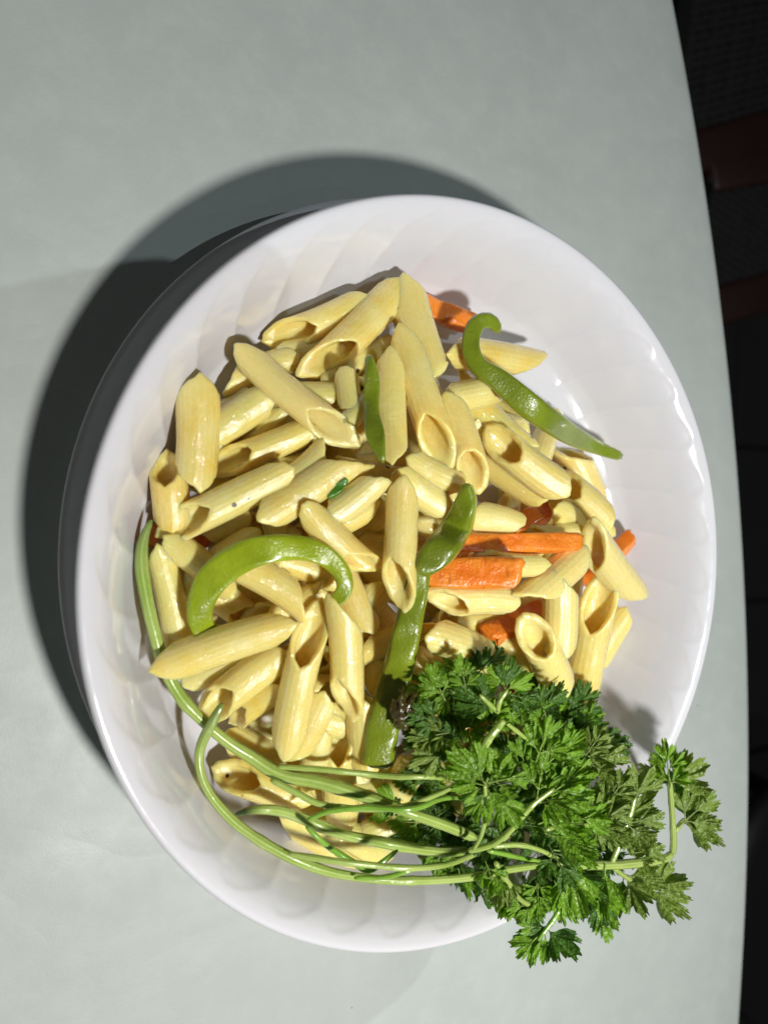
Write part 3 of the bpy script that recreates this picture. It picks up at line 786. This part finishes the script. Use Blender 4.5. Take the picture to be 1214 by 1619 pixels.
# ------------------------------------------------------------------ parsley
def leaf_mesh(seed, compound, mtl):
    """curly parsley leaf lying in its own xy plane, petiole at the origin, growing along +x, length 1"""
    g = np.random.default_rng(seed); V = []; Fc = []; vein = []
    def fan(ox, oy, rot, size, span, ruf):
        n = 108; m_ = 7; base = len(V)
        th = np.linspace(-span, span, n); ph = g.uniform(0, 6.28, 6)
        nl = 3; u = (th/span+1)/2*nl
        lob = np.abs(np.sin(math.pi*u))**.55                       # main lobes
        u3 = u*3; sub = np.abs(np.sin(math.pi*u3+ph[0]*.15))**.6
        tooth = np.abs((u*6.5+ph[1]) % 1-.5)*2
        rmax = .46+.29*lob+.16*sub*(.4+.6*lob)+.09*(tooth**.7)
        rmax *= (1-.22*np.abs(th/span)**2)*(1+.07*np.sin(5*th+ph[2]))
        cup = g.uniform(-.35, .5); fold = g.uniform(-.25, .35)
        for j in range(m_):
            q = (j/(m_-1))**.85
            for i in range(n):
                rr = rmax[i]*q*size
                # gather the base into a wedge
                wedge = .30+.70*min(1, q*1.5)
                t = th[i]*wedge
                x = rr*math.cos(t); y = rr*math.sin(t)
                z = 1.6*ruf*size*(q**2.5)*(1.2*math.sin(7*th[i]+ph[3])+1.0*math.sin(13*th[i]+ph[4])+.3*math.sin(23*th[i]+ph[5]))
                z += cup*size*(q*.8)**2*.6 - fold*size*abs(math.sin(t))*q*.7
                a = rot
                V.append((ox+x*math.cos(a)-y*math.sin(a), oy+x*math.sin(a)+y*math.cos(a), z))
                c = (1-abs(math.cos(math.pi*u[i]))**.5) if True else 0
                ax = abs((u[i] % 1)-.5)
                v_ = max(0, 1-ax*(9 if q < .9 else 30)*(.3+q))*(1-q*.55)
                ax3 = abs((u3[i] % 1)-.5)
                v_ = max(v_, .55*max(0, 1-ax3*5*(.3+q))*(1-q)*(q > .25)); v_ = max(v_, .9*(1-q*5) if q < .2 else 0)
                vein.append(v_)
        for j in range(m_-1):
            for i in range(n-1):
                a_ = base+j*n+i; Fc.append((a_, a_+1, a_+n+1, a_+n))
    def petiole(x0, y0, x1, y1, wd):
        base = len(V); k = 6; n = 6; d = np.array([x1-x0, y1-y0]); L = np.hypot(*d); d /= L
        for j in range(k):
            t = j/(k-1); cx, cy = x0+(x1-x0)*t, y0+(y1-y0)*t; ww = wd*(1-.4*t)
            for i in range(n):
                an = 2*math.pi*i/n
                V.append((cx-d[1]*ww*math.cos(an), cy+d[0]*ww*math.cos(an), ww*math.sin(an))); vein.append(1)
        for j in range(k-1):
            for i in range(n):
                a_ = base+j*n+i; b_ = base+j*n+(i+1) % n; Fc.append((a_, b_, b_+n, a_+n))
    if compound == 0:
        petiole(-.12, 0, .12, 0, .022); fan(.02, 0, 0, 1.0, g.uniform(.75, 1.0), .055)
    elif compound == 1:
        petiole(-.15, 0, .42, 0, .022); petiole(.05, 0, .22, .2, .016); petiole(.05, 0, .22, -.2, .016)
        fan(.30, 0, g.uniform(-.1, .1), .66, .85, .05); fan(.12, .10, g.uniform(.7, 1.0), .56, .8, .05); fan(.12, -.10, -g.uniform(.7, 1.0), .56, .8, .05)
    else:
        petiole(-.15, 0, .5, 0, .02)
        fan(.40, 0, 0, .55, .75, .06)
        for s in (1, -1):
            fan(.28, .03*s, s*g.uniform(.6, .9), .50, .7, .06); fan(.02, .03*s, s*g.uniform(.9, 1.25), .52, .7, .06)
    me = mesh("leaf", V, Fc); attr(me, 'vein', vein); me.materials.append(M_LEAF[mtl])
    me.polygons.foreach_set('use_smooth', [True]*len(me.polygons))
    return me
LEAVES = {}
def get_leaf(v, mtl):
    if (v, mtl) not in LEAVES: LEAVES[(v, mtl)] = leaf_mesh(100+v, (0, 1, 0, 1, 2, 0, 2, 1)[v % 8], mtl)
    return LEAVES[(v, mtl)]
def place_leaf(parent, px, py, ang, size, z, mtl, var=None, tilt=None, roll=None, droop=0):
    """px,py: petiole base; ang: image direction in degrees (0 right, 90 up); size: length in px; z: height above the rim plane"""
    d = ray(px, py); Z = (z-C[2])/d[2]
    Z = min(Z, zmax_at(px, py, .0022, 1.0)); X = C+d*Z
    a = math.radians(ang); dirv = R*math.cos(a)+U*math.sin(a)
    nv = C-X; nv /= np.linalg.norm(nv)
    tilt = random.uniform(-28, 22) if tilt is None else tilt
    roll = random.uniform(-38, 38) if roll is None else roll
    dirv -= nv*(dirv@nv); dirv /= np.linalg.norm(dirv)
    t = math.radians(tilt); x_ = dirv*math.cos(t)+nv*math.sin(t); n2 = nv*math.cos(t)-dirv*math.sin(t)
    y_ = np.cross(n2, x_); r_ = math.radians(roll); y2 = y_*math.cos(r_)+n2*math.sin(r_); n3 = np.cross(x_, y2)
    s = size/FPX*Z*.86
    o = bpy.data.objects.new("leaf", get_leaf(random.randrange(8) if var is None else var, mtl)); COL.objects.link(o)
    off = np.array(parent.location); X = X-off
    o.matrix_local = Matrix(((x_[0]*s, y2[0]*s, n3[0]*s, X[0]), (x_[1]*s, y2[1]*s, n3[1]*s, X[1]), (x_[2]*s, y2[2]*s, n3[2]*s, X[2]), (0, 0, 0, 1)))
    o.parent = parent
    return o
s2 = sprig("parsley sprig with a long stem looping along the lower left plate wall", at(345, 1270, -.03))
s3 = sprig("parsley sprig whose shiny stalk ends in a dark withered tip at the bottom", at(430, 1290, -.03))
s4 = sprig("olive green parsley sprig hanging over the right rim, with an elbow bend", at(915, 1368, 0))
s5 = sprig("dark green parsley sprig at the top of the bunch, against the pasta", at(760, 1190, -.01))
s6 = sprig("small parsley sprig drooping over the bottom rim", at(800, 1400, -.01))
# stalks
stem(s2, "stalk", [(352, 1112, 10), (336, 1142, 17), (318, 1180, 17), (316, 1215, 16), (330, 1255, 16), (364, 1298, 17), (410, 1332, 18), (460, 1358, 19), (520, 1380, 16), (590, 1393, 15), (660, 1397, 14), (740, 1390, 14), (800, 1376, 13), (850, 1368, 11)],
     M_STEM, .5, 0, n=90, smooth=8)
stem(s3, "stalk", [(372, 1288, 7), (392, 1283, 12), (420, 1280, 16), (450, 1284, 19), (490, 1300, 19), (550, 1322, 18), (620, 1336, 18), (690, 1345, 17), (740, 1345, 14)],
     M_STEM, 1.6, 0, n=70)
stem(s1, "side_stem", [(438, 1212, 8), (500, 1216, 10), (560, 1222, 10), (630, 1227, 10), (705, 1230, 9)], M_STEM, n=40)
stem(s1, "side_stem", [(428, 1232, 10), (468, 1252, 11), (510, 1270, 11), (580, 1277, 11), (640, 1274, 10), (690, 1256, 9), (730, 1236, 7)], M_STEM, n=44)
stem(s3, "side_stem", [(486, 1296, 8), (520, 1282, 9), (575, 1277, 10), (650, 1280, 10), (700, 1262, 9), (740, 1262, 6)], M_STEMD, n=40)
stem(s3, "side_stem", [(484, 1306, 8), (520, 1340, 10), (560, 1366, 11), (582, 1378, 10), (604, 1364, 9), (628, 1344, 7)], M_STEMD, n=30, smooth=4)
stem(s2, "side_stem", [(455, 1350, 8), (500, 1358, 11), (570, 1366, 11), (640, 1372, 10), (700, 1368, 10), (752, 1350, 10), (800, 1322, 10), (840, 1285, 9), (872, 1252, 7)], M_STEM, n=60)
stem(s2, "side_stem", [(560, 1388, 7), (610, 1384, 8), (660, 1372, 8), (700, 1364, 7)], M_STEMD, n=24)

# undergrowth first, then the leaves that can be told apart, from the back to the front
BUSH = [(665, 1120), (700, 1070), (760, 1050), (830, 1070), (860, 1110), (930, 1130), (975, 1190), (985, 1290), (950, 1370), (900, 1420), (820, 1420), (740, 1400), (690, 1360), (620, 1330), (625, 1260), (665, 1215)]
def mound(x, y):
    return .020*math.exp(-(((x-840)/150)**2+((y-1230)/120)**2))-.004
k = 0
while k < 165:
    x = random.uniform(600, 1000); y = random.uniform(1040, 1420)
    if not inside(x, y, BUSH): continue
    k += 1
    ang = math.degrees(math.atan2(-(y-1250), x-820))+random.uniform(-70, 70)
    par = s5 if y < 1160 else (s3 if x < 740 else (s1 if y < 1300 else s2))
    low = .018 if (x < 770 and y > 1205) else 0
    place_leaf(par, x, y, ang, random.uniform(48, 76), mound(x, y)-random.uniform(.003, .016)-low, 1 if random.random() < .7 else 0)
for (x_, y_, a_) in ((800, 1280, 40), (845, 1290, 70), (850, 1262, 140), (835, 1300, 170), (870, 1275, 20), (820, 1250, 200)):
    place_leaf(s1, x_, y_, a_, 74, .006, 1)
LF = [  # sprig, x, y, angle, size, z, material, variant
 (s3, 690, 1250, 165, 66, .002, 1, 1), (s3, 660, 1300, 180, 62, .000, 1, 4), (s3, 700, 1330, 150, 60, .002, 1, 0), (s3, 690, 1300, 200, 58, .001, 1, 6), (s3, 700, 1340, 250, 60, .0, 1, 3),
 (s3, 740, 1365, 235, 66, .002, 2, 2), (s6, 800, 1385, 255, 62, .001, 2, 1), (s6, 770, 1370, 290, 60, .002, 1, 7), (s6, 850, 1400, 270, 64, .002, 1, 4), (s2, 880, 1400, 300, 66, .003, 0, 1),
 (s5, 700, 1100, 115, 72, .010, 1, 1), (s5, 735, 1085, 100, 64, .013, 1, 4), (s5, 690, 1140, 165, 64, .010, 1, 3), (s5, 700, 1160, 190, 74, .010, 2, 4), (s5, 780, 1121, 150, 84, .017, 1, 0),
 (s5, 700, 1190, 205, 66, .010, 2, 2), (s5, 720, 1180, 160, 66, .012, 1, 1), (s5, 770, 1150, 60, 66, .013, 0, 7),
 (s5, 798, 1088, 120, 52, .018, 1, 0), (s5, 800, 1088, 80, 58, .020, 1, 2), (s5, 803, 1090, 38, 56, .018, 1, 5), (s5, 806, 1098, -15, 58, .016, 1, 3), (s5, 790, 1125, 20, 60, .012, 0, 1),
 (s5, 850, 1120, 30, 66, .010, 1, 1), (s5, 870, 1110, 60, 46, .006, 1, 2),
 (s1, 850, 1195, 70, 86, .020, 0, 1), (s1, 867, 1205, 40, 96, .021, 0, 4), (s1, 890, 1190, 95, 66, .019, 0, 3), (s4, 925, 1195, 55, 74, .012, 2, 6), (s4, 930, 1210, 25, 84, .010, 2, 1),
 (s1, 765, 1237, 130, 88, .023, 0, 0), (s1, 758, 1240, 165, 70, .022, 0, 2), (s1, 780, 1236, 12, 72, .022, 0, 1), (s1, 775, 1238, 60, 66, .020, 0, 5), (s1, 768, 1240, 255, 80, .021, 0, 3), (s1, 790, 1262, 300, 62, .018, 0, 0),
 (s1, 860, 1262, 35, 96, .024, 0, 4), (s1, 858, 1268, 5, 100, .022, 0, 6), (s1, 850, 1252, 80, 84, .023, 0, 1), (s1, 830, 1220, 100, 70, .018, 1, 7), (s1, 890, 1250, 50, 84, .021, 0, 3), (s1, 895, 1290, -10, 90, .019, 0, 1),
 (s2, 858, 1300, 20, 78, .018, 1, 0), (s2, 870, 1320, -20, 84, .017, 0, 2), (s2, 872, 1345, -60, 80, .014, 1, 1), (s2, 885, 1345, -5, 80, .015, 0, 7), (s2, 900, 1372, -78, 84, .012, 0, 0), (s2, 905, 1380, -40, 74, .010, 1, 2),
 (s4, 935, 1300, 20, 88, .012, 2, 1), (s4, 940, 1310, -15, 76, .011, 2, 4), (s4, 960, 1270, 55, 80, .010, 2, 6), (s4, 985, 1303, 12, 86, .011, 2, 1), (s4, 985, 1310, -25, 70, .010, 2, 3), (s4, 990, 1290, 40, 66, .009, 2, 2),
 (s4, 1004, 1260, 62, 66, .013, 2, 5), (s4, 1002, 1262, 128, 56, .012, 2, 2), (s4, 1006, 1264, 95, 52, .012, 2, 0), (s4, 995, 1350, 10, 72, .008, 2, 1), (s4, 1005, 1370, 35, 62, .006, 2, 3),
 (s4, 1058, 1236, 97, 82, .015, 1, 6), (s4, 1060, 1238, 28, 78, .014, 2, 0), (s4, 1056, 1240, 150, 62, .013, 2, 5), (s4, 1064, 1262, 70, 60, .010, 1, 2),
 (s4, 1080, 1300, 42, 92, .014, 2, 1), (s4, 1084, 1296, 82, 66, .011, 1, 0), (s4, 1088, 1300, -32, 66, .012, 2, 2), (s4, 1078, 1302, 5, 70, .010, 2, 5),
 (s4, 992, 1384, -15, 66, .006, 2, 2), (s4, 990, 1390, -62, 70, .006, 2, 0), (s4, 1028, 1404, 12, 78, .007, 2, 5), (s4, 1030, 1408, -35, 72, .006, 2, 2), (s4, 985, 1390, -100, 54, .004, 1, 5),
 (s2, 956, 1376, -92, 84, .012, 0, 0), (s2, 958, 1400, -112, 86, .007, 1, 1), (s2, 925, 1405, -125, 60, .006, 1, 3), (s2, 950, 1430, -80, 60, .004, 1, 2),
 (s6, 866, 1466, 198, 66, .002, 1, 2), (s6, 864, 1468, 222, 84, .001, 1, 1), (s6, 866, 1470, -48, 70, .001, 1, 0), (s6, 840, 1430, 190, 56, .002, 1, 3)]
for (sp, x, y, a, sz, z, mt, v) in LF:
    if mt == 1 and random.random() < .4: mt = 0
    place_leaf(sp, x, y, a, sz, z+.003-(.022 if sp is s3 else 0), mt, v, tilt=random.uniform(-14, 12), roll=random.uniform(-22, 22))
def st(sp, name, pts, m, n=30): return stem(sp, name, pts, m, drop=False, n=n, reg=False)
st(s4, "stalk", [(880, 1364, 12, .010), (920, 1368, 15, .012), (970, 1368, 15, .013), (1020, 1364, 15, .014), (1052, 1357, 14, .014), (1062, 1348, 12, .014)], M_STEMO, 40)
st(s4, "side_stem", [(1062, 1352, 11, .014), (1064, 1330, 11, .015), (1062, 1290, 10, .016), (1058, 1236, 9, .017)], M_STEMO)
st(s4, "side_stem", [(1062, 1322, 7, .015), (1072, 1306, 8, .015), (1082, 1294, 7, .015)], M_STEMO, 16)
st(s4, "side_stem", [(966, 1366, 9, .013), (982, 1325, 10, .014), (998, 1280, 8, .015), (1003, 1256, 7, .015)], M_STEMO)
st(s4, "side_stem", [(968, 1372, 8, .012), (990, 1386, 8, .010), (1020, 1404, 7, .009), (1036, 1408, 6, .009)], M_STEMO)
st(s4, "side_stem", [(862, 1312, 8, .022), (885, 1305, 8, .021), (915, 1304, 7, .019), (950, 1300, 6, .016)], M_STEMO)
st(s5, "stalk", [(758, 1192, 12, .016), (775, 1165, 14, .020), (796, 1138, 12, .021)], M_STEM)
st(s5, "side_stem", [(786, 1128, 8, .020), (790, 1108, 8, .022), (802, 1090, 7, .023)], M_STEM, 16)
st(s5, "side_stem", [(786, 1126, 8, .020), (770, 1110, 8, .020), (758, 1098, 6, .020)], M_STEM, 16)
st(s5, "side_stem", [(796, 1140, 7, .020), (820, 1158, 7, .020), (846, 1180, 6, .019)], M_STEM, 16)
st(s1, "stalk", [(740, 1346, 10, .010), (775, 1335, 10, .016), (810, 1308, 10, .022), (845, 1268, 9, .026), (876, 1246, 7, .028)], M_STEM, 40)
st(s1, "side_stem", [(748, 1344, 6, .012), (762, 1318, 7, .018), (768, 1280, 7, .023), (766, 1240, 6, .026)], M_STEM)
st(s2, "side_stem", [(778, 1338, 9, .012), (820, 1336, 9, .014), (865, 1350, 8, .016), (898, 1368, 6, .016)], M_STEM)
st(s2, "side_stem", [(770, 1345, 8, .010), (820, 1356, 8, .011), (860, 1362, 6, .012)], M_STEMD, 20)
st(s6, "stalk", [(782, 1362, 10, .006), (800, 1392, 11, .006), (818, 1418, 9, .006), (838, 1430, 8, .006), (862, 1436, 7, .006)], M_STEMO)
st(s6, "side_stem", [(884, 1438, 8, .006), (872, 1456, 8, .005), (860, 1472, 7, .005), (850, 1488, 6, .004)], M_STEMD, 20)

# charred scrap by the pepper
def charred():
    c = atZ(640, 1122, zmax_at(643, 1122, .004)-.002); V = []; nu, nv = 28, 18
    for j in range(nv):
        for i in range(nu):
            a = 2*math.pi*i/nu; b_ = math.pi*j/(nv-1)
            p = np.array([math.sin(b_)*math.cos(a), math.sin(b_)*math.sin(a), math.cos(b_)])
            r = 1+.22*math.sin(5*a+3*b_)+.16*math.sin(9*b_+2*a)+.1*math.sin(13*a)
            V.append((p[0]*.0042*r, p[1]*.0058*r, p[2]*.0030*r))
    me = mesh("charred_scrap", V, grid_faces(nu, nv)); attr(me, 'flesh', [.5 if math.sin(i*1.7) > .8 else 0 for i in range(len(V))])
    o = link("charred_scrap", me, M_CHAR); o.location = tuple(c)
    tag(o, "small charred brown green scrap between the pepper foot and the parsley", "vegetable scrap")
charred()

# unseen smartphone slab, added and sized to shade the cloth at left
def added_phone():
    root = bpy.data.objects.new("added_phone", None); COL.objects.link(root)
    h = .50; s = (Bp[2]-h)/(Bp[2]-ZT)
    e1 = at(0, 482, ZT); e2 = at(246, 431, ZT); d = (e2-e1)/np.linalg.norm(e2-e1); corner = e2+d*.035
    P0 = Bp+(corner-Bp)*s; d2 = np.array([-d[0], -d[1], 0]); q = np.array([d[1], -d[0], 0])
    ctr = P0+d2*.08+q*.039
    root.location = tuple(ctr); tag(root, "added black smartphone slab, unseen, set above the table to shade the cloth at left", "added_phone")
    def slab(L, W, H, z, rad=.009):
        o_ = []
        for (sx, sy, a0) in ((1, 1, 0), (-1, 1, 90), (-1, -1, 180), (1, -1, 270)):
            for t in range(0, 91, 15):
                a = math.radians(a0+t); o_.append((sx*(L/2-rad)+rad*math.cos(a), sy*(W/2-rad)+rad*math.sin(a)))
        V = []
        for zz, k_ in ((z, .985), (z+.001, 1), (z+H-.001, 1), (z+H, .985)):
            for x, y in o_: V.append(d2*x*k_+q*y*k_+np.array([0, 0, zz]))
        n_ = len(o_); f = grid_faces(n_, 4); f.append(tuple(range(n_-1, -1, -1))); f.append(tuple(range(3*n_, 4*n_)))
        return V, f
    bm_ = m_plain("phone_black", (.02, .02, .022), .3)
    V, f = slab(.16, .078, .008, 0); link("body", mesh("body", V, f), bm_, root, smooth=False)
    V, f = slab(.152, .071, .0006, .0082, .006); link("screen", mesh("screen", V, f), m_plain("phone_glass", (.01, .01, .012), .08), root, smooth=False)
    V, f = slab(.03, .03, .0016, -.0018, .006); V = [v+d2*(-.055)+q*(-.018) for v in V]; link("camera_bump", mesh("camera_bump", V, f), bm_, root, smooth=False)
added_phone()
